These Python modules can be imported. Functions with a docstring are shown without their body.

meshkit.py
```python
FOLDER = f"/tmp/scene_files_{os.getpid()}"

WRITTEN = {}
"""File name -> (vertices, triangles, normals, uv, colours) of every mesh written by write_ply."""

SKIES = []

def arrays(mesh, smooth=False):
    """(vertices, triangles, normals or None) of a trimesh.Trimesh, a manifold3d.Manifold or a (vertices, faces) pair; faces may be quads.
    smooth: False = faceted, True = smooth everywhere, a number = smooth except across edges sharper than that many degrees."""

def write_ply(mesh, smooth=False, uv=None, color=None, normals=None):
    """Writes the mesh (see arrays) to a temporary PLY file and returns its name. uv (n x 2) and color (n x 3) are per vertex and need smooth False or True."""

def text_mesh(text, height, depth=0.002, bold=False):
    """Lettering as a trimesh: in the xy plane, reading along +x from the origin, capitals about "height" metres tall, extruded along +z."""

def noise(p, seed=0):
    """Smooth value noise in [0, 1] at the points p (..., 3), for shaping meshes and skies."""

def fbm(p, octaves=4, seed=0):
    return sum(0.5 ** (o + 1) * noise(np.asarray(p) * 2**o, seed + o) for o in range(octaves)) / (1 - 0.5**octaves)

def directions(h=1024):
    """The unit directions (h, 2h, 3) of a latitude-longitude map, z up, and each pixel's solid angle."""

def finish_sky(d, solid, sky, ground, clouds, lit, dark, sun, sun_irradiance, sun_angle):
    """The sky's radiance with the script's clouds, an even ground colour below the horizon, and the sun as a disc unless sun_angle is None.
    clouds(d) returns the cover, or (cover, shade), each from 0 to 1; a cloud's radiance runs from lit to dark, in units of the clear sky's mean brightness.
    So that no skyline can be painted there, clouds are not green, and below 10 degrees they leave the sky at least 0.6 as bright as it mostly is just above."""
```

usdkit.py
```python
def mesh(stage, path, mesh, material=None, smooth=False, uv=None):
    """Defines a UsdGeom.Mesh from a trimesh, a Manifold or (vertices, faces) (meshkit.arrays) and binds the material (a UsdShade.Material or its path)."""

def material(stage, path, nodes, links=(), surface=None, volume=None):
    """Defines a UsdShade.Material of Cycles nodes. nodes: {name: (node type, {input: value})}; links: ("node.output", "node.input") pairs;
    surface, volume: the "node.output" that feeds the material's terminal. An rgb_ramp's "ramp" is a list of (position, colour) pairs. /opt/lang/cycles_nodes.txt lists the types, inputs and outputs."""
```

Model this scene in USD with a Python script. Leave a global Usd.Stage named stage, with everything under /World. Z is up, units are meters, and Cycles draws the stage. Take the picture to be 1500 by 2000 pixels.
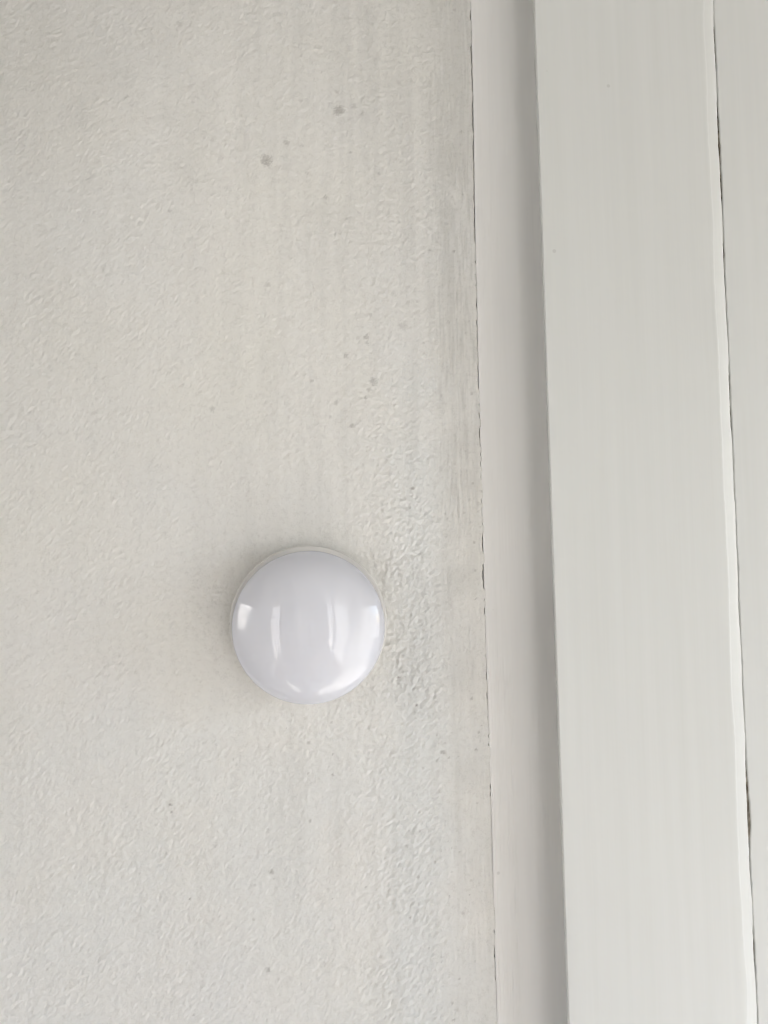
import math
import numpy as np
import trimesh
import manifold3d as m3
import usdkit
from pxr import Usd, UsdGeom, UsdLux, UsdShade, Gf, Sdf, Vt

T = Sdf.ValueTypeNames
stage = Usd.Stage.CreateInMemory()
UsdGeom.SetStageUpAxis(stage, UsdGeom.Tokens.z)
UsdGeom.SetStageMetersPerUnit(stage, 1.0)
UsdGeom.Xform.Define(stage, '/World')
UsdGeom.Scope.Define(stage, '/World/Looks')

# ------------------------------------------------------------------ camera
# the wall is the plane y = 0, the room side is -y. A phone is held DIST in front of it.
DIST, CAM_Z, FOC = 0.33, 1.95, 1500.0
n_c = np.array([-100.0, -100.0, -1500.0]); n_c /= np.linalg.norm(n_c)      # world +y seen by the camera
z_c = np.array([-400.0, 22600.0, -1500.0]); z_c -= n_c * (z_c @ n_c); z_c /= np.linalg.norm(z_c)
x_c = np.cross(n_c, z_c)
W2C = np.stack([x_c, n_c, z_c], 1)            # columns: world axes in camera axes (right, up, back)
C2W = W2C.T
EYE = np.array([0.0, -DIST, CAM_Z])
cam = UsdGeom.Camera.Define(stage, '/World/camera')
M = np.eye(4); M[:3, :3] = C2W.T; M[3, :3] = EYE        # USD: row vectors
cam.AddTransformOp().Set(Gf.Matrix4d(M.tolist()))
cam.CreateFocalLengthAttr(7.0); cam.CreateHorizontalApertureAttr(7.0); cam.CreateVerticalApertureAttr(7.0 * 4 / 3)
cam.CreateFStopAttr(1.3); cam.CreateFocusDistanceAttr(DIST)
cam.CreateClippingRangeAttr(Gf.Vec2f(0.01, 200.0))
cam.CreateExposureAttr(2.41)


def at(u, v, out=0.0):
    """World point of a spot of the photograph (1500 x 2000) on the plane 'out' metres in front of the wall."""
    d = C2W @ np.array([u - 750.0, 1000.0 - v, -FOC])
    return EYE + d * ((DIST - out) / d[1])


# ------------------------------------------------------------------ sky and sun
SUN_EL, SUN_AZ = math.radians(44), math.radians(72)      # azimuth = atan2(x, y)
sun_dir = np.array([math.sin(SUN_AZ) * math.cos(SUN_EL), math.cos(SUN_AZ) * math.cos(SUN_EL), math.sin(SUN_EL)])
sky = usdkit.material(stage, '/World/Looks/sky_look', {
    'tex': ('sky_texture', {'sky_type': 'single_scattering', 'sun_disc': False, 'sun_elevation': SUN_EL, 'sun_rotation': SUN_AZ,
                            'air_density': 1.0, 'aerosol_density': 2.0, 'ozone_density': 1.0}),
    'bg': ('background_shader', {'strength': 0.11})}, [('tex.color', 'bg.color')], surface='bg.background')
dome = UsdLux.DomeLight.Define(stage, '/World/sky')
UsdShade.MaterialBindingAPI.Apply(dome.GetPrim()).Bind(sky)
dome.GetPrim().SetCustomDataByKey('kind', 'structure')
sun = UsdLux.DistantLight.Define(stage, '/World/sun')
sun.CreateIntensityAttr(1.05); sun.CreateAngleAttr(0.53); sun.CreateNormalizeAttr(True); sun.CreateColorAttr(Gf.Vec3f(1.0, 0.97, 0.935))
zz = sun_dir; xx = np.cross([0, 0, 1.0], zz); xx /= np.linalg.norm(xx); yy = np.cross(zz, xx)
S = np.eye(4); S[0, :3], S[1, :3], S[2, :3] = xx, yy, zz
sun.AddTransformOp().Set(Gf.Matrix4d(S.tolist()))

# ------------------------------------------------------------------ helpers
used = {}


def numbered(path):
    k = used.get(path, 0); used[path] = k + 1
    return path if k == 0 else f'{path}_{k:03d}'


def obj(name, mesh, mat, parent=None, smooth=False):
    base = parent.GetPath().pathString if parent else '/World'
    return usdkit.mesh(stage, numbered(f'{base}/{name}'), mesh, mat, smooth=smooth).GetPrim()


def thing(name, label, cat, loc=(0, 0, 0)):
    x = UsdGeom.Xform.Define(stage, numbered('/World/' + name)); x.AddTranslateOp().Set(Gf.Vec3d(*map(float, loc)))
    p = x.GetPrim(); p.SetCustomDataByKey('label', label); p.SetCustomDataByKey('category', cat)
    return p


def structure(p, label=None):
    p.SetCustomDataByKey('kind', 'structure')
    if label: p.SetCustomDataByKey('label', label)
    return p


def box(x0, x1, y0, y1, z0, z1):
    b = trimesh.creation.box(extents=(x1 - x0, y1 - y0, z1 - z0)); b.apply_translation(((x0 + x1) / 2, (y0 + y1) / 2, (z0 + z1) / 2))
    return b


def grid_faces(nz, nx):
    i, j = np.meshgrid(np.arange(nz - 1), np.arange(nx - 1), indexing='ij')
    a = i * nx + j
    return np.stack([a, a + 1, a + nx + 1, a + nx], -1).reshape(-1, 4)      # x right, z up: faces -y


def smoothstep(x, a, b):
    t = np.clip((x - a) / (b - a), 0, 1)
    return t * t * (3 - 2 * t)


def fft_noise(nz, nx, step, lx, lz, seed, angle=0.0, sharp=1.0):
    """Band of noise with wavelengths about lx, lz (metres) on a grid; zero mean, unit deviation."""
    r = np.random.default_rng(seed)
    F = np.fft.rfft2(r.standard_normal((nz, nx)))
    kz = np.fft.fftfreq(nz, step)[:, None]; kx = np.fft.rfftfreq(nx, step)[None, :]
    c, s = math.cos(angle), math.sin(angle)
    a, b = (c * kx + s * kz) * lx, (-s * kx + c * kz) * lz
    q = a * a + b * b
    F *= q ** 0.6 * np.exp(-q * 0.6 * sharp)
    h = np.fft.irfft2(F, s=(nz, nx))
    return (h - h.mean()) / h.std()


def rough_noise(nz, nx, step, l_max, l_min, power, seed, angle=0.0, stretch=1.0):
    """Broad-band roughness between two wavelengths, amplitude falling as the wavelength shortens."""
    r = np.random.default_rng(seed)
    F = np.fft.rfft2(r.standard_normal((nz, nx)))
    kz = np.fft.fftfreq(nz, step)[:, None]; kx = np.fft.rfftfreq(nx, step)[None, :]
    c, s = math.cos(angle), math.sin(angle)
    k = np.hypot((c * kx + s * kz) * stretch, -s * kx + c * kz) + 1e-9
    F *= np.where(k > 0, k ** -power, 0) * (1 - np.exp(-(k * l_max) ** 4)) * np.exp(-(k * l_min) ** 2)
    h = np.fft.irfft2(F, s=(nz, nx))
    return (h - h.mean()) / h.std()


def low_noise(nz, nx, step, length, seed):
    r = np.random.default_rng(seed)
    F = np.fft.rfft2(r.standard_normal((nz, nx)))
    kz = np.fft.fftfreq(nz, step)[:, None]; kx = np.fft.rfftfreq(nx, step)[None, :]
    F *= np.exp(-(kx * kx + kz * kz) * length * length)
    h = np.fft.irfft2(F, s=(nz, nx))
    return (h - h.mean()) / h.std()


def line_noise(z, length, seed):
    """1-D smooth noise, unit deviation, on evenly spaced z."""
    r = np.random.default_rng(seed); n = len(z); step = abs(z[1] - z[0])
    F = np.fft.rfft(r.standard_normal(n)); k = np.fft.rfftfreq(n, step)
    F *= np.exp(-(k * length) ** 2)
    h = np.fft.irfft(F, n)
    return (h - h.mean()) / h.std()


# ------------------------------------------------------------------ materials
def plain(name, color, rough=0.5, spec=0.5, **more):
    return usdkit.material(stage, f'/World/Looks/{name}', {'p': ('principled_bsdf', dict(base_color=color, roughness=rough, specular_ior_level=spec, **more))}, surface='p.BSDF')


plaster = usdkit.material(stage, '/World/Looks/plaster_look', {
    'geo': ('geometry', {}),
    'fine': ('noise_texture', {'scale': 800.0, 'detail': 3.0, 'roughness': 0.6}),
    'sand': ('noise_texture', {'scale': 620.0, 'detail': 3.0, 'roughness': 0.7}),
    'sandr': ('rgb_ramp', {'ramp': [(0.30, (0.90, 0.897, 0.89)), (0.46, (0.98, 0.98, 0.978)), (0.62, (1.0, 1.0, 1.0))]}),
    'mott': ('noise_texture', {'scale': 16.0, 'detail': 3.0, 'roughness': 0.5}),
    'tone': ('rgb_ramp', {'ramp': [(0.3, (0.800, 0.785, 0.738)), (0.5, (0.802, 0.788, 0.750)), (0.7, (0.798, 0.790, 0.762))]}),
    'stain': ('attribute', {'attribute': 'stain'}),
    'mixs': ('mix', {'mix_type': 'mix', 'color2': (0.30, 0.28, 0.255)}),
    'patch': ('attribute', {'attribute': 'patch'}),
    'mixp': ('mix', {'mix_type': 'mix', 'color2': (0.780, 0.786, 0.766)}),
    'grime_and_shade': ('attribute', {'attribute': 'grime_and_shade'}),
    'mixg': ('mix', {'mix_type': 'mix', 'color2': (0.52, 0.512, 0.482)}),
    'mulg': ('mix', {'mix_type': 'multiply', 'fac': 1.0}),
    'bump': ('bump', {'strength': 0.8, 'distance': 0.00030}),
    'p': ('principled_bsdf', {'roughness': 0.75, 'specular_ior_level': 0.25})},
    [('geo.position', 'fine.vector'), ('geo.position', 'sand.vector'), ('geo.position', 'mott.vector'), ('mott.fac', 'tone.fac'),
     ('tone.color', 'mixp.color1'), ('patch.fac', 'mixp.fac'), ('mixp.color', 'mixg.color1'), ('grime_and_shade.fac', 'mixg.fac'), ('sand.fac', 'sandr.fac'),
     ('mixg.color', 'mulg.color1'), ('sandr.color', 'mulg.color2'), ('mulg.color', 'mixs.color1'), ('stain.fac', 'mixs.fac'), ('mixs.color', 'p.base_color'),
     ('fine.fac', 'bump.height'), ('bump.normal', 'p.normal')], surface='p.BSDF')


def painted(name, color, streak=0.06, rough=0.42):
    """Gloss paint brushed along the board: faint vertical streaks in the relief."""
    return usdkit.material(stage, f'/World/Looks/{name}', {
        'geo': ('geometry', {}),
        'map': ('mapping', {'scale': (900.0, 900.0, 14.0)}),
        'st': ('noise_texture', {'scale': 1.0, 'detail': 3.0}),
        'fine': ('noise_texture', {'scale': 1500.0, 'detail': 2.0}),
        'map2': ('mapping', {'scale': (150.0, 150.0, 5.0)}),
        'mott': ('noise_texture', {'scale': 1.0, 'detail': 4.0, 'roughness': 0.6}),
        'ramp': ('rgb_ramp', {'ramp': [(0.3, (color[0] * 0.972, color[1] * 0.973, color[2] * 0.968)), (0.55, color), (0.75, tuple(min(1, c * 1.02) for c in color))]}),
        'vor': ('voronoi_texture', {'scale': 75.0, 'randomness': 1.0}),
        'sel': ('separate_color', {}),
        'keep': ('math', {'math_type': 'less_than', 'value2': 0.10}),
        'dot': ('map_range', {'from_min': 0.045, 'from_max': 0.075, 'to_min': 0.22, 'to_max': 0.0, 'clamp': True}),
        'dotk': ('math', {'math_type': 'multiply'}),
        'mixd': ('mix', {'mix_type': 'mix', 'color2': (0.25, 0.235, 0.21)}),
        'b1': ('bump', {'strength': streak, 'distance': 0.0004}),
        'b2': ('bump', {'strength': 0.10, 'distance': 0.00015}),
        'p': ('principled_bsdf', {'roughness': rough, 'specular_ior_level': 0.35})},
        [('geo.position', 'map.vector'), ('map.vector', 'st.vector'), ('geo.position', 'fine.vector'), ('geo.position', 'map2.vector'), ('map2.vector', 'mott.vector'),
         ('mott.fac', 'ramp.fac'), ('geo.position', 'vor.vector'), ('vor.color', 'sel.color'), ('sel.r', 'keep.value1'), ('vor.distance', 'dot.value'),
         ('dot.result', 'dotk.value1'), ('keep.value', 'dotk.value2'), ('dotk.value', 'mixd.fac'), ('ramp.color', 'mixd.color1'), ('mixd.color', 'p.base_color'), ('st.fac', 'b1.height'), ('fine.fac', 'b2.height'), ('b1.normal', 'b2.normal'), ('b2.normal', 'p.normal')],
        surface='p.BSDF')


strip_paint = painted('strip_paint', (0.81, 0.80, 0.778), 0.14)
board_paint = painted('board_paint', (0.668, 0.674, 0.650), 0.06)
side_paint = painted('side_paint', (0.664, 0.670, 0.647), 0.04)
dirt = plain('crack_dirt', (0.055, 0.050, 0.043), 0.9, 0.1)
filler = usdkit.material(stage, '/World/Looks/joint_filler_look', {
    'geo': ('geometry', {}), 'map': ('mapping', {'scale': (500.0, 500.0, 160.0)}),
    'n': ('noise_texture', {'scale': 1.0, 'detail': 4.0, 'roughness': 0.65}),
    'ramp': ('rgb_ramp', {'ramp': [(0.36, (0.07, 0.060, 0.045)), (0.52, (0.20, 0.180, 0.145)), (0.64, (0.42, 0.39, 0.34))]}),
    'p': ('principled_bsdf', {'roughness': 0.9, 'specular_ior_level': 0.1})},
    [('geo.position', 'map.vector'), ('map.vector', 'n.vector'), ('n.fac', 'ramp.fac'), ('ramp.color', 'p.base_color')], surface='p.BSDF')
opal = usdkit.material(stage, '/World/Looks/opal_cover', {
    'p': ('principled_bsdf', {'base_color': (0.80, 0.81, 0.89), 'roughness': 0.008, 'ior': 1.62, 'subsurface_weight': 0.6, 'subsurface_scale': 0.006,
                              'subsurface_radius': (1.0, 1.0, 1.0), 'specular_ior_level': 0.55})}, surface='p.BSDF')
ring_mat = plain('lamp_plastic', (0.64, 0.625, 0.60), 0.32, 0.5)

# ------------------------------------------------------------------ wall
ST = 0.0005
HEAD, FOOT_Z = CAM_Z + 0.262, CAM_Z - 0.236
zs = np.arange(FOOT_Z, HEAD, ST); nz = len(zs)


def crack_u(v):                                    # photo column of the joint between plaster and strip
    return np.interp(v, [-200, 0, 250, 500, 800, 1000, 1300, 1600, 2000, 2200], [912, 916, 922, 926, 933, 938, 946, 956, 967, 973])


zrow = zs
vrow = np.interp(zrow, [at(930, 2100)[2], at(930, -100)[2]], [2100, -100])
xe = np.array([at(crack_u(v), v)[0] for v in vrow])                 # joint centre in x for each height
x_left = at(-40, 1000)[0]
nx = int((xe.max() - x_left) / ST) + 2
t = np.linspace(0, 1, nx)
X = x_left + (xe[:, None] - x_left) * t[None, :]
Z = np.repeat(zrow[:, None], nx, 1)
# photo coordinates of each vertex, to place the marks that the photograph shows
D = np.stack([X, np.zeros_like(X), Z], -1) - EYE
Cc = D @ C2W                                       # world -> camera
U = 750 + FOC * Cc[..., 0] / -Cc[..., 2]; V = 1000 - FOC * Cc[..., 1] / -Cc[..., 2]

warp = low_noise(nz, nx, ST, 0.02, 3)
dab = fft_noise(nz, nx, ST, 0.0042, 0.0023, 11, 0.62)            # trowel dabs running to the lower right
dab2 = fft_noise(nz, nx, ST, 0.0038, 0.0022, 12, -0.70)
grain = fft_noise(nz, nx, ST, 0.0020, 0.0016, 13, 0.6)
pebble = fft_noise(nz, nx, ST, 0.0030, 0.0027, 27, 0.3)
pebble2 = fft_noise(nz, nx, ST, 0.0024, 0.0021, 28, -0.4)
wave = fft_noise(nz, nx, ST, 0.016, 0.010, 14, 0.5)
drag = fft_noise(nz, nx, ST, 0.0011, 0.050, 15, 0.0)              # brush drag beside the joint
drag2 = fft_noise(nz, nx, ST, 0.0022, 0.030, 16, 0.0)
patchy = 0.85 + 0.18 * np.clip(low_noise(nz, nx, ST, 0.016, 17), -1.5, 1.5)
near = smoothstep(U, 660, 770) * (1 - smoothstep(U, 840, 925))
rough_band = near * (0.35 + 0.65 * smoothstep(V, 650, 950))
right_low = smoothstep(U, 250, 700) * smoothstep(V, 900, 1300)
sm_top = np.exp(-((U - 560) / 150.0) ** 2 - ((V - 1010) / 70.0) ** 2)  # smoother patch above the lamp
amp = (0.76 + 0.30 * right_low + 1.15 * rough_band) * patchy * (1 - 0.6 * sm_top)
edge = smoothstep(U, 835, 890)
amp = amp * (1 - 0.65 * edge)
lean = smoothstep(U + 90 * low_noise(nz, nx, ST, 0.03, 22), 250, 560) * (1 - 0.6 * smoothstep(V, 1300, 1700))   # strokes run one way on the left, the other near the joint
wa, wb = 1 - 0.8 * lean, 0.25 + 0.75 * lean
dab, dab2 = dab * wa, dab2 * wb
creases = np.clip(-dab - 0.8, 0, 2.5) + np.clip(-dab2 - 0.8, 0, 2.5)
stucco = (1 - lean) * rough_noise(nz, nx, ST, 0.006, 0.0008, 1.1, 41, 0.75, 1.35) + lean * rough_noise(nz, nx, ST, 0.006, 0.0008, 1.1, 42, -0.75, 1.35)
sel = np.clip(low_noise(nz, nx, ST, 0.011, 43) * 0.7 + 0.25, 0, 1.6)                 # the trowel left creases in places only
pits = np.clip(-rough_noise(nz, nx, ST, 0.006, 0.0010, 1.0, 44) - 1.5, 0, 3)
H = amp * (0.000080 * stucco - 0.000024 * creases * sel - 0.00009 * pits * np.clip(sel, 0.2, 1)) + 0.000020 * grain + 0.00004 * wave * (0.6 + 0.4 * patchy)
streak_mask = smoothstep(U, 840, 885) * (1 - 0.5 * smoothstep(V, 900, 1500)) * (0.45 + 0.55 * np.clip(low_noise(nz, nx, ST, 0.03, 18), 0, 1.4))
H += streak_mask * (0.000085 * drag + 0.000120 * drag2)
ridge = np.exp(-((U - (crack_u(V) - 3)) / 5.0) ** 2) * smoothstep(V, 700, 1050)      # line of paint along the joint
H += 0.00022 * ridge
H += 0.00010 * np.exp(-((U - (890 + (V - 900) * 0.028)) / 3.0) ** 2) * smoothstep(V, 700, 760) * (1 - smoothstep(V, 1050, 1120))
H -= 0.0005 * smoothstep(U, crack_u(V) - 70, crack_u(V)) ** 2 * 0.4
stain = np.zeros_like(H)
rs = np.random.default_rng(5)
jit = fft_noise(nz, nx, ST, 0.0016, 0.0016, 19)


def spot(u, v, r, a):
    a = min(1.0, 1.5 * a)
    q = np.hypot(U - u, V - v) / r + 0.26 * jit
    np.maximum(stain, a * (1 - smoothstep(q, 0.75, 1.1)) * np.clip(0.9 + 0.22 * jit, 0.4, 1.3), out=stain)


for u, v, r, a in [(662, 226, 10.5, .36), (522, 323, 11.5, .38), (561, 288, 6, .28), (657, 191, 3.5, .3), (588, 208, 3.5, .26), (691, 218, 5.5, .2), (707, 232, 4.5, .22),
                   (636, 393, 4, .3), (590, 293, 4, .22), (355, 58, 6, .16), (524, 562, 6, .2), (722, 621, 4, .3), (715, 664, 5.5, .32), (716, 675, 4, .3), (675, 699, 5, .32), (728, 749, 7.5, .3),
                   (719, 765, 4, .25), (713, 781, 3.5, .38), (656, 790, 4.5, .28), (610, 748, 3.5, .3), (418, 803, 6, .22), (687, 835, 5, .33), (646, 817, 3, .3), (335, 420, 4, .2),
                   (786, 642, 9, .16), (699, 665, 4, .2), (804, 955, 4, .5), (812, 1374, 3, .5), (337, 1566, 3, .6), (339, 1580, 2.5, .5), (375, 1748, 2.5, .55), (532, 1695, 5, .35), (525, 1885, 5, .35),
                   (776, 1320, 3, .6), (862, 1465, 5, .35), (452, 1215, 3, .5), (739, 348, 3, .3), (685, 307, 3, .3), (600, 347, 3, .25), (676, 436, 3, .25)]:
    spot(u, v, r, a)
for k in range(150):                                              # specks of dirt, mostly near the joint and in the lower right
    if k < 80: u, v = crack_u(1000) - abs(rs.normal(0, 60)), rs.uniform(0, 2000)
    else: u, v = rs.uniform(250, 930), rs.uniform(1350, 2000)
    spot(u, v, rs.uniform(1.6, 3.4), rs.uniform(.12, .34))
for u, v in [(758, 1393), (836, 1195), (655, 393), (872, 1283), (858, 1443), (737, 130), (551, 339), (527, 500)]:    # burst paint bubbles
    q = np.hypot(U - u, V - v)
    H += 0.00016 * np.exp(-((q - 4.5) / 1.8) ** 2)
for u, v in [(771, 784), (707, 936), (857, 989), (613, 647), (816, 502), (598, 738), (738, 131)]:        # bright nibs
    H += 0.0003 * np.exp(-((U - u) ** 2 + (V - v) ** 2) / 9.0)
s = np.clip((V - 1274) / 40, 0, 1)
H += 0.00045 * np.exp(-((U - (780 - 7 * s)) / 2.6) ** 2) * smoothstep(V, 1270, 1277) * (1 - smoothstep(V, 1300, 1306))
H += 0.0004 * np.exp(-((U - 773) / 3.2) ** 2 - ((V - 1314) / 4.5) ** 2)
patch = np.exp(-((U - 815) / 60.0) ** 2) * smoothstep(V + 25 * jit, 690, 740) * (0.8 - 0.4 * smoothstep(V, 760, 800) + 0.5 * smoothstep(V, 830, 900)) * (1 - 0.3 * smoothstep(V, 1700, 2100))
patch = np.clip(patch + 0.5 * smoothstep(V, 1250, 1500) * (0.5 + 0.5 * np.tanh(low_noise(nz, nx, ST, 0.035, 21))), 0, 1)

# weathering: pale runs down the wall, greyer beside the joint and in the upper middle; also darker at the top left, and light falloff towards the top painted in
runs = fft_noise(nz, nx, ST, 0.016, 0.22, 23) + 0.7 * fft_noise(nz, nx, ST, 0.006, 0.12, 24)
cloud = low_noise(nz, nx, ST, 0.02, 25)
grime_and_shade = 0.03 + 0.11 * np.clip(runs * 0.5 + 0.35, 0, 1.6) * (0.4 + 0.6 * smoothstep(U, 380, 640)) \
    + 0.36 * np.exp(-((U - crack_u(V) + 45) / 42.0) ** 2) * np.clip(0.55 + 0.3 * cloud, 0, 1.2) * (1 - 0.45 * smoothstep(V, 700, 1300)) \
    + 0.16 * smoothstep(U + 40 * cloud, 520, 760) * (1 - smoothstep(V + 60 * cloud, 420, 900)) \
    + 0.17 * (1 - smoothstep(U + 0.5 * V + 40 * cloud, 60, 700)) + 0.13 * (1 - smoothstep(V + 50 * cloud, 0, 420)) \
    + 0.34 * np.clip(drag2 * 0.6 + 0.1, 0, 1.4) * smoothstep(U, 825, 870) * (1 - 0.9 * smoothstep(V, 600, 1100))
grime_and_shade = np.clip(grime_and_shade, 0, 0.6)

# the joint: open at the top of the picture, broken into dashes in the middle, painted over lower down
g = line_noise(zrow, 0.004, 31); g2 = line_noise(zrow, 0.0016, 32)
open_ = np.interp(vrow, [0, 80, 200, 480, 560, 700, 900, 1150, 1190, 1450, 1800, 2000], [.30, .30, .62, .62, .30, .05, .05, .12, .10, 0, -.1, -.2])
gap = np.clip(open_ + 0.22 * g + 0.10 * g2 - 0.12, -0.3, 0.9) * 0.001 * 0.75
for v0, v1, w in [(765, 815, .5), (893, 912, .6), (914, 926, .35), (1157, 1188, .75), (700, 708, .35), (716, 722, .3), (735, 740, .3), (1360, 1375, .3), (1865, 1885, .35), (120, 160, .7)]:
    gap = np.maximum(gap, w * 0.001 * (0.75 + 0.25 * g2) * smoothstep(vrow, v0 - 4, v0 + 4) * (1 - smoothstep(vrow, v1 - 4, v1 + 4)))
shift = np.clip((t[None, :] - 0.985) / 0.015, 0, 1)
X = X - np.where(gap > 0.00004 + 0.00006 * smoothstep(vrow, 900, 1300), gap, -0.0005)[:, None] * shift                       # pull the edge back where the joint is open
PT = 0.004
pts = np.stack([X, -H - PT, Z], -1)                                # plaster skin stands PT proud of the backing
lip = pts[:, -1].copy(); lip1 = lip + [0.0001, 0.0008, 0]; lip2 = lip.copy(); lip2[:, 1] = -0.0002
pts = np.concatenate([pts, lip1[:, None], lip2[:, None]], 1)
# a coarse continuation of the same skin beyond the picture, left, above and below
wall_t = structure(UsdGeom.Xform.Define(stage, '/World/plaster_wall').GetPrim(), 'rough cream white plaster wall with brushed edge and small grey specks')
numbered('/World/plaster_wall')
wm = obj('plaster', (pts.reshape(-1, 3), grid_faces(nz, nx + 2)), plaster, wall_t, smooth=True)
pv = UsdGeom.PrimvarsAPI(wm)
for nm, val in (('stain', stain), ('patch', patch), ('grime_and_shade', grime_and_shade)):
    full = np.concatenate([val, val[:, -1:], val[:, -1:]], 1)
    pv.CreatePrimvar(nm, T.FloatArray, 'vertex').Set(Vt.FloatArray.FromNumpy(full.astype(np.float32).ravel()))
WALL_H = 2.24
xr = float(xe.max())
for k, (a, b, c, d) in enumerate([(-1.6, x_left, 0.0, WALL_H), (x_left, xr, 0.0, float(zs[0])), (x_left, xr, float(zs[-1]), WALL_H)]):
    obj('plaster', box(a, b, -PT, 0, c, d), plaster, wall_t)
obj('wall_core', box(-1.6, 1.9, 0.0, 0.12, 0.0, WALL_H), dirt, wall_t)

# ------------------------------------------------------------------ painted trim to the right of the plaster
BOARD = 0.0165                     # how far the wide board stands in front of the plaster face
OFF = PT


def yface(out):
    return -(OFF + out)


trim = thing('painted_trim', 'white painted timber trim with a wide flat board, edging the right side of the plaster wall', 'trim')
zt = np.concatenate([np.linspace(0, FOOT_Z, 12)[:-1], np.arange(FOOT_Z, HEAD, 0.0008), np.linspace(HEAD, WALL_H, 6)[1:]])
zfine = np.linspace(0, WALL_H, 4096)


def edge_x(u_top, u_bot, out):
    """A straight upright edge seen at column u_top at the top and u_bot at the bottom of the photograph."""
    p0, p1 = at(u_top, 0, OFF + out), at(u_bot, 2000, OFF + out)
    return lambda z: p0[0] + (p1[0] - p0[0]) * (z - p0[2]) / (p1[2] - p0[2])


xb_l = edge_x(1043.5, 1111, BOARD)           # left front edge of the wide board
xg = edge_x(1388, 1474, BOARD - 0.005)       # the open joint at its right


def sweep(profile_at, name, mat, parent, smooth=40, close=True):
    rows = np.stack([profile_at(z) for z in zt])                  # nz, np, 3
    a, b = rows.shape[:2]
    f = grid_faces(a, b)
    return obj(name, (rows.reshape(-1, 3), f), mat, parent, smooth=smooth)


xe_f = lambda z: float(np.interp(z, zrow, xe))
sn = {i: np.interp(zt, zfine, line_noise(zfine, L, 40 + i)) for i, L in enumerate([0.03, 0.05, 0.02, 0.04, 0.03, 0.06])}
fn = [np.interp(zt, zfine, line_noise(zfine, L, 60 + i)) for i, L in enumerate([0.0025, 0.003])]
zi = {float(z): k for k, z in enumerate(zt)}
SX = np.concatenate([[-0.004, -0.0012, -0.0002, -0.00003], np.linspace(0.0, 0.016, 60), np.linspace(0.0165, 0.034, 12)])
sprof = np.zeros(len(SX))
rr = np.random.default_rng(77)
for c in np.linspace(0, 0.012, 26):                                # dragged paint ridges running down the strip
    sprof += rr.normal(0, 0.00004) * np.exp(-((SX - c) / 0.00025) ** 2)
sprof += 0.00045 * np.exp(-((SX - 0.0) / 0.004) ** 2)                   # built up paint against the plaster


def strip_profile(z):
    k = zi[float(z)]
    x0 = xe_f(z)
    low = smoothstep(np.array(1.95 + 0.0 - z), -0.05, 0.15)
    h = sprof * (0.5 + 0.9 * low) * (1 + 0.3 * sn[0][k]) + 0.00012 * np.exp(-((SX - 0.0095 - 0.0004 * sn[1][k]) / 0.0004) ** 2) * low * sn[2][k]
    y = yface(-0.00035) - h
    left = SX < -0.00001
    y = np.where(left, yface(-0.0016), y)
    return np.stack([x0 + SX, y, np.full_like(SX, z)], -1)


sweep(strip_profile, 'backing_strip', strip_paint, trim, smooth=True)


def arc(cx, cy, r, a0, a1, n):
    a = np.radians(np.linspace(a0, a1, n))
    return [(cx + r * math.cos(q), cy + r * math.sin(q)) for q in a]


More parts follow.
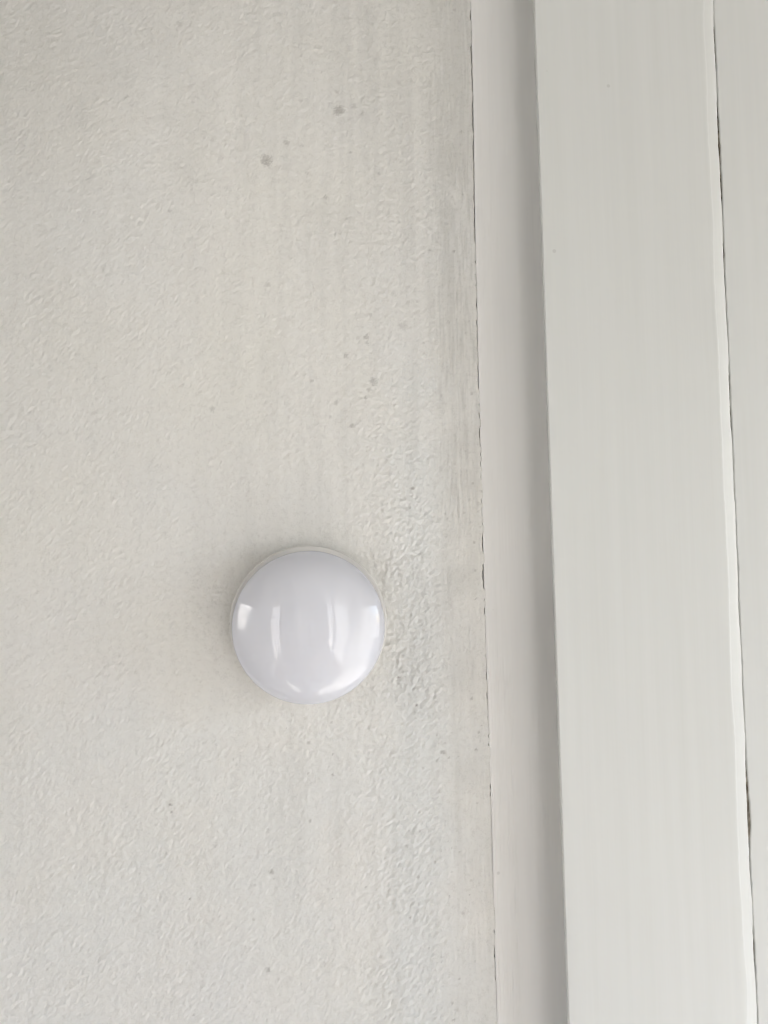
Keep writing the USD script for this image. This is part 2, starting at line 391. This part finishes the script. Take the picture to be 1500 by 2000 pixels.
def board_profile(z):
    k = zi[float(z)]
    xl, xr_ = xb_l(z), xg(z)
    w = 0.00012 * sn[3][k]
    yf = yface(BOARD)
    jag = 0.00011 * sn[2][k] + 0.00008 * sn[4][k] + 0.00004 * fn[0][k]
    P = [(xl + 0.0042, 0.0), (xl + 0.0040, yf + 0.0135), (xl + 0.0003, yf + 0.0020)]
    P += [(x, y) for x, y in arc(xl + 0.0006, yf + 0.0006, 0.0006, 180, 270, 5)]
    flat = np.linspace(xl + 0.006, xr_ - 0.0085, 10)
    P += [(x, yf + 0.00006 * math.sin(3.0 * i + 9 * z) + 0.00004 * sn[5][k]) for i, x in enumerate(flat)]
    # quirk and rounded arris falling to the joint
    xe2 = xr_ - 0.00035 + jag
    a = 0.0054 + 0.0003 * sn[5][k]
    P += [(xe2 - a - 0.0012, yf), (xe2 - a - 0.0004, yf + 0.00004), (xe2 - a, yf + 0.00014), (xe2 - a + 0.0005, yf + 0.00036), (xe2 - a * 0.5, yf + 0.00075),
          (xe2 - 0.0012, yf + 0.0014), (xe2 - 0.0004, yf + 0.0020), (xe2 - 0.0001, yf + 0.0032)]
    P += [(xe2, yface(0.0))]
    P = np.array(P)
    return np.stack([P[:, 0], P[:, 1] + 0 * w, np.full(len(P), z)], -1)


sweep(board_profile, 'wide_board', board_paint, trim, smooth=38)


def side_profile(z):
    k = zi[float(z)]
    x0 = xg(z) + 0.00090 + 0.00010 * sn[4][k] - 0.00006 * sn[2][k] + 0.00006 * fn[1][k]
    v = np.interp(z, [at(1440, 2000, .02)[2], at(1440, 0, .02)[2]], [2000, 0])
    x0 += 0.0006 * math.exp(-((v - 1625) / 45) ** 2) + 0.0002 * math.exp(-((v - 300) / 200) ** 2)
    yf = yface(BOARD - 0.0042)
    P = [(x0, yface(0.0))]
    P += arc(x0 + 0.0006, yf + 0.0006, 0.0006, 180, 270, 5)
    P += [(x, yf + 0.00005 * math.sin(2.0 * i + 7 * z)) for i, x in enumerate(np.linspace(x0 + 0.003, x0 + 0.12, 10))]
    P += [(x0 + 0.121, 0.0)]
    P = np.array(P)
    return np.stack([P[:, 0], P[:, 1], np.full(len(P), z)], -1)


sweep(side_profile, 'side_board', side_paint, trim, smooth=38)


def fill_profile(z):
    k = zi[float(z)]
    x = xg(z)
    y = yface(BOARD - 0.0051) + 0.0003 * sn[2][k]
    return np.array([[x - 0.0012, y, z], [x, y + 0.0002, z], [x + 0.0022, y, z]])


sweep(fill_profile, 'joint_filler', filler, trim, smooth=True)

# ------------------------------------------------------------------ lamp
R = 0.0319
c_img = at(604.5, 1215, OFF)
lamp = thing('dome_lamp', 'small round white lamp with a glossy milky domed cover mounted on the rough plaster wall', 'lamp', (c_img[0], -OFF, c_img[2]))


def lathe(profile, n=192):
    p = np.array(profile); a = np.linspace(0, 2 * math.pi, n, endpoint=False)
    v = np.stack([p[:, 0][:, None] * np.cos(a), np.repeat(-p[:, 1][:, None], n, 1), p[:, 0][:, None] * np.sin(a)], -1)
    i, j = np.meshgrid(np.arange(len(p) - 1), np.arange(n), indexing='ij'); jn = (j + 1) % n
    f = np.stack([i * n + j, i * n + jn, (i + 1) * n + jn, (i + 1) * n + j], -1).reshape(-1, 4)
    return v.reshape(-1, 3), f


HC = 0.0100
rp = [(R - 0.0006, -0.001), (R - 0.0004, 0.001), (R - 0.0001, HC * 0.5), (R, HC - 0.0012)] + [(R - 0.0005 + 0.0005 * math.cos(q), HC - 0.0007 + 0.0005 * math.sin(q)) for q in np.linspace(0, math.pi / 2, 5)] + \
     [(R - 0.0008, HC - 0.0001), (R - 0.006, HC - 0.0003)]
obj('base_ring', lathe(rp), ring_mat, lamp, smooth=40)
RC, HD = R - 0.0009, 0.0112
rho = np.concatenate([np.sin(np.linspace(math.pi / 2, 0.02, 70)), [0.0015]])
prof = [(RC, HC - 0.0015)] + [(RC * r_, HC + HD * (1 - r_ ** 2.25) ** 0.58) for r_ in rho]
cv, cf = lathe(prof)
cv = np.vstack([cv, [[0, -(HC + HD), 0]]]); n_ = 192; base = len(cv) - 1 - n_
cf = np.vstack([cf, [[base + j, base + (j + 1) % n_, base + n_, base + n_] for j in range(n_)]])
tri = np.vstack([cf[:, [0, 1, 2]], cf[:, [0, 2, 3]]]); tri = tri[(tri[:, 0] != tri[:, 1]) & (tri[:, 1] != tri[:, 2]) & (tri[:, 0] != tri[:, 2])]
cv = cv + [0, 0, -0.0013]
cover = trimesh.Trimesh(cv, tri, process=False); trimesh.repair.fix_normals(cover)
obj('cover', cover, opal, lamp, smooth=True)

# ------------------------------------------------------------------ ground, with an added, unseen porch and walls that shape the light and show in the cover
paving = usdkit.material(stage, '/World/Looks/paving_look', {
    'geo': ('geometry', {}), 'n': ('noise_texture', {'scale': 7.0, 'detail': 5.0}),
    'ramp': ('rgb_ramp', {'ramp': [(0.3, (0.40, 0.395, 0.385)), (0.7, (0.50, 0.495, 0.485))]}),
    'p': ('principled_bsdf', {'roughness': 0.8})},
    [('geo.position', 'n.vector'), ('n.fac', 'ramp.fac'), ('ramp.color', 'p.base_color')], surface='p.BSDF')
added_ceiling_mat = plain('added_ceiling_paint', (0.42, 0.41, 0.38), 0.7, 0.3)
grey_wall = plain('grey_render', (0.05, 0.05, 0.048), 0.85, 0.2)
white_wall = plain('white_render', (0.68, 0.67, 0.64), 0.8, 0.25)
structure(obj('ground', box(-60, 60, -60, 60, -0.3, 0), paving))
structure(obj('added_porch_ceiling', box(-1.1, 1.3, -1.55, 0.12, WALL_H, WALL_H + 0.12), added_ceiling_mat))  # roof added out of view to shade the upper part of the wall
structure(obj('added_porch_wall', box(-0.50, 0.24, -1.45, -1.35, 0, WALL_H), grey_wall))  # these porch walls are added out of view to shape light and reflections
structure(obj('added_porch_wall', box(-4.2, -0.52, -1.0, -0.9, 0, WALL_H), white_wall))
structure(obj('added_porch_wall', box(-1.75, -1.65, -0.9, -0.0, 0, WALL_H), white_wall))
structure(obj('added_porch_wall', box(0.33, 0.37, -1.40, -1.34, 0, WALL_H), white_wall))
structure(obj('added_porch_wall', box(0.62, 4.0, -1.25, -1.15, 0, WALL_H), white_wall))
structure(obj('added_garden_wall', box(-4.0, 6.0, -3.2, -3.0, 0, 3.2), white_wall))  # garden walls added out of view to bounce sunlight and hide the horizon
structure(obj('added_garden_wall', box(-4.2, -4.0, -3.2, 0.5, 0, 3.2), white_wall))
structure(obj('added_garden_wall', box(3.4, 3.6, -3.0, 0.5, 0, 1.1), white_wall))

# ------------------------------------------------------------------ the photographer, seen in the cover: a phone held up in both hands
def P(r, u, b):
    return EYE + C2W @ np.array([r, u, b], float)


def to_cam(mesh):
    mesh = mesh.copy(); mesh.vertices = EYE + mesh.vertices @ C2W.T
    return mesh


def rounded(x0, x1, y0, y1, z0, z1, r, rc):
    """A slab with rounded corners in the xy plane and softened edges."""
    hulls = []
    for cx in (x0 + rc, x1 - rc):
        for cy in (y0 + rc, y1 - rc):
            for cz in (z0 + r, z1 - r):
                a = np.linspace(0, 2 * math.pi, 24, endpoint=False)
                for k in (-1, -0.5, 0, 0.5, 1):
                    q = k * math.pi / 2; rr_ = rc - r + r * math.cos(q)
                    hulls.append(np.stack([cx + rr_ * np.cos(a), cy + rr_ * np.sin(a), np.full(24, cz + r * math.sin(q))], 1))
    return trimesh.convex.convex_hull(np.concatenate(hulls))


phone_white = plain('phone_white', (0.88, 0.88, 0.88), 0.35, 0.4)
phone_dark = plain('phone_glass', (0.02, 0.02, 0.022), 0.08, 0.5)
phone = thing('phone', 'white phone with round dark lenses, mirrored in the domed lamp cover', 'phone')
obj('back_shell', to_cam(rounded(-0.065, 0.0105, -0.127, 0.028, 0.0045, 0.012, 0.0025, 0.009)), phone_white, phone, smooth=35)
obj('screen', to_cam(rounded(-0.063, 0.0085, -0.125, 0.026, 0.0112, 0.0125, 0.0004, 0.008)), phone_dark, phone, smooth=35)
for cx, cy, r_ in ((0, 0, .006), (0, .0175, .006), (0, -.018, .006), (-.018, .0, .0032), (-.018, .0165, .0032)):
    c = trimesh.creation.cylinder(radius=r_, height=0.002, sections=32); c.apply_translation((cx, cy, 0.0038))
    obj('lens', to_cam(c), phone_dark, phone, smooth=35)


def chain(joints):
    out = m3.Manifold()
    for (p, a), (q, b) in zip(joints[:-1], joints[1:]):
        sp = [m3.Manifold.sphere(r, 20).translate(tuple(map(float, c))) for c, r in ((p, a), (q, b))]
        out = out + m3.Manifold.batch_hull(sp)
    return out


def soften(man, length, it):
    mm = man.refine_to_length(length).to_mesh()
    t_ = trimesh.Trimesh(mm.vert_properties[:, :3], mm.tri_verts, process=True)
    return trimesh.smoothing.filter_taubin(t_, iterations=it)


BX, BY = -0.03, -0.66
W = lambda x, y, z: np.array([BX + x, BY + y, z])
wr = {1: P(0.058, -0.165, 0.026), -1: P(-0.118, -0.170, 0.030)}
el = {1: W(0.235, 0.245, 1.53), -1: W(-0.25, 0.245, 1.52)}
sh = {1: W(0.165, 0.0, 1.385), -1: W(-0.165, 0.0, 1.385)}
body = chain([(W(0, 0, 1.10), .115), (W(0, 0, 1.30), .12)]) + chain([(W(0, 0, .93), .125), (W(0, 0, 1.10), .115)])
body = body + chain([(W(-.12, 0, 1.36), .065), (W(.12, 0, 1.36), .065)]) + chain([(W(0, 0.0, 1.30), .10), (W(-.10, 0, 1.36), .07)]) + chain([(W(0, 0, 1.30), .10), (W(.10, 0, 1.36), .07)])
body = body + chain([(W(0, .0, 1.38), .06), (W(0, .015, 1.47), .052), (W(0, .03, 1.53), .055)])
body = body + chain([(W(0, .035, 1.545), .062), (W(0, .01, 1.60), .082), (W(0, .02, 1.63), .076)]) + chain([(W(0, .085, 1.60), .010), (W(0, .108, 1.575), .012)])
body = body + chain([(W(-.078, 0, 1.60), .012), (W(-.082, -.004, 1.57), .010)]) + chain([(W(.078, 0, 1.60), .012), (W(.082, -.004, 1.57), .010)])
hand = m3.Manifold()
for s_ in (1, -1):
    body = body + chain([(sh[s_], .058), (el[s_], .043), (el[s_] * .6 + wr[s_] * .4, .041), (wr[s_], .027)])
    body = body + chain([(W(.085 * s_, 0, .92), .085), (W(.095 * s_, .015, .50), .056), (W(.10 * s_, -.02, .33), .052), (W(.10 * s_, -.03, .09), .036), (W(.105 * s_, .10, .03), .028)])
# right hand: palm beside the edge, three fingers laid across the back, thumb on the screen side
body = body + chain([(wr[1], .025), (P(.042, -.125, .022), .021)]) + chain([(wr[1], .023), (P(.036, -.085, .018), .014)]) + chain([(P(.040, -.125, .020), .016), (P(.034, -.082, .018), .012)])
fing = m3.Manifold()
for u0, l_ in ((-.062, .020), (-.083, .026), (-.103, .022), (-.120, .012)):
    fing = fing + chain([(P(.036, u0 - .006, .020), .0095), (P(.0225, u0, .002), .0090), (P(.004, u0 + .001, -.0045), .0082), (P(.004 - l_, u0 - .004, -.0035), .0068)])
fing = fing + chain([(P(.044, -.115, .030), .012), (P(.026, -.085, .028), .0105), (P(.002, -.070, .0215), .0085)])
# left hand under the lower left corner
body = body + chain([(wr[-1], .025), (P(-.094, -.140, .020), .021)]) + chain([(P(-.094, -.140, .020), .019), (P(-.088, -.115, .018), .013)])
for k, (u0, l_) in enumerate(((-.108, .018), (-.124, .020), (-.141, .014))):
    fing = fing + chain([(P(-.092, u0 - .012, .018), .0095), (P(-.078, u0 - .006, .001), .0090), (P(-.064, u0 + .002, -.0045), .0082), (P(-.064 + l_, u0 - .004 + .012, -.0035), .0068)])
fing = fing + chain([(P(-.100, -.130, .030), .012), (P(-.082, -.100, .028), .0105), (P(-.058, -.088, .0215), .0085)])
skin = plain('skin', (0.55, 0.37, 0.29), 0.55, 0.3)
blue_cloth = plain('pale_blue_cloth', (0.42, 0.47, 0.56), 0.9, 0.1)
dark_cloth = plain('dark_cloth', (0.05, 0.055, 0.07), 0.9, 0.1)
hair_mat = plain('hair', (0.06, 0.045, 0.035), 0.6, 0.3)
person = thing('person', 'person holding up a phone in both hands, mirrored in the domed lamp cover', 'person')
obj('body', soften(body + fing, 0.006, 8), skin, person, smooth=True)
shirt = chain([(W(0, 0, .92), .150), (W(0, 0, 1.10), .132), (W(0, 0, 1.30), .135)]) + chain([(W(-.13, 0, 1.365), .074), (W(.13, 0, 1.365), .074)]) + chain([(W(0, 0, 1.28), .12), (W(-.10, 0, 1.36), .08)]) + chain([(W(0, 0, 1.28), .12), (W(.10, 0, 1.36), .08)])
trousers = m3.Manifold()
for s_ in (1, -1):
    shirt = shirt + chain([(sh[s_], .070), (sh[s_] * .35 + el[s_] * .65, .060)])
    trousers = trousers + chain([(W(.085 * s_, 0, .92), .105), (W(.095 * s_, .015, .50), .076), (W(.10 * s_, -.02, .12), .060)])
obj('shirt', soften(shirt, 0.02, 6), blue_cloth, person, smooth=True)
obj('trousers', soften(trousers, 0.02, 6), dark_cloth, person, smooth=True)
for s_ in (1, -1):
    obj('shoe', soften(chain([(W(.10 * s_, -.05, .045), .044), (W(.105 * s_, .13, .038), .037)]).trim_by_plane((0, 0, 1), 0.003), 0.01, 3), dark_cloth, person, smooth=True)
obj('hair', soften(chain([(W(0, -.012, 1.60), .088), (W(0, -.004, 1.645), .078)]).trim_by_plane((0, -0.6, 0.8), 0.8 * 1.585 - 0.6 * (BY + .035)), 0.01, 3), hair_mat, person, smooth=True)
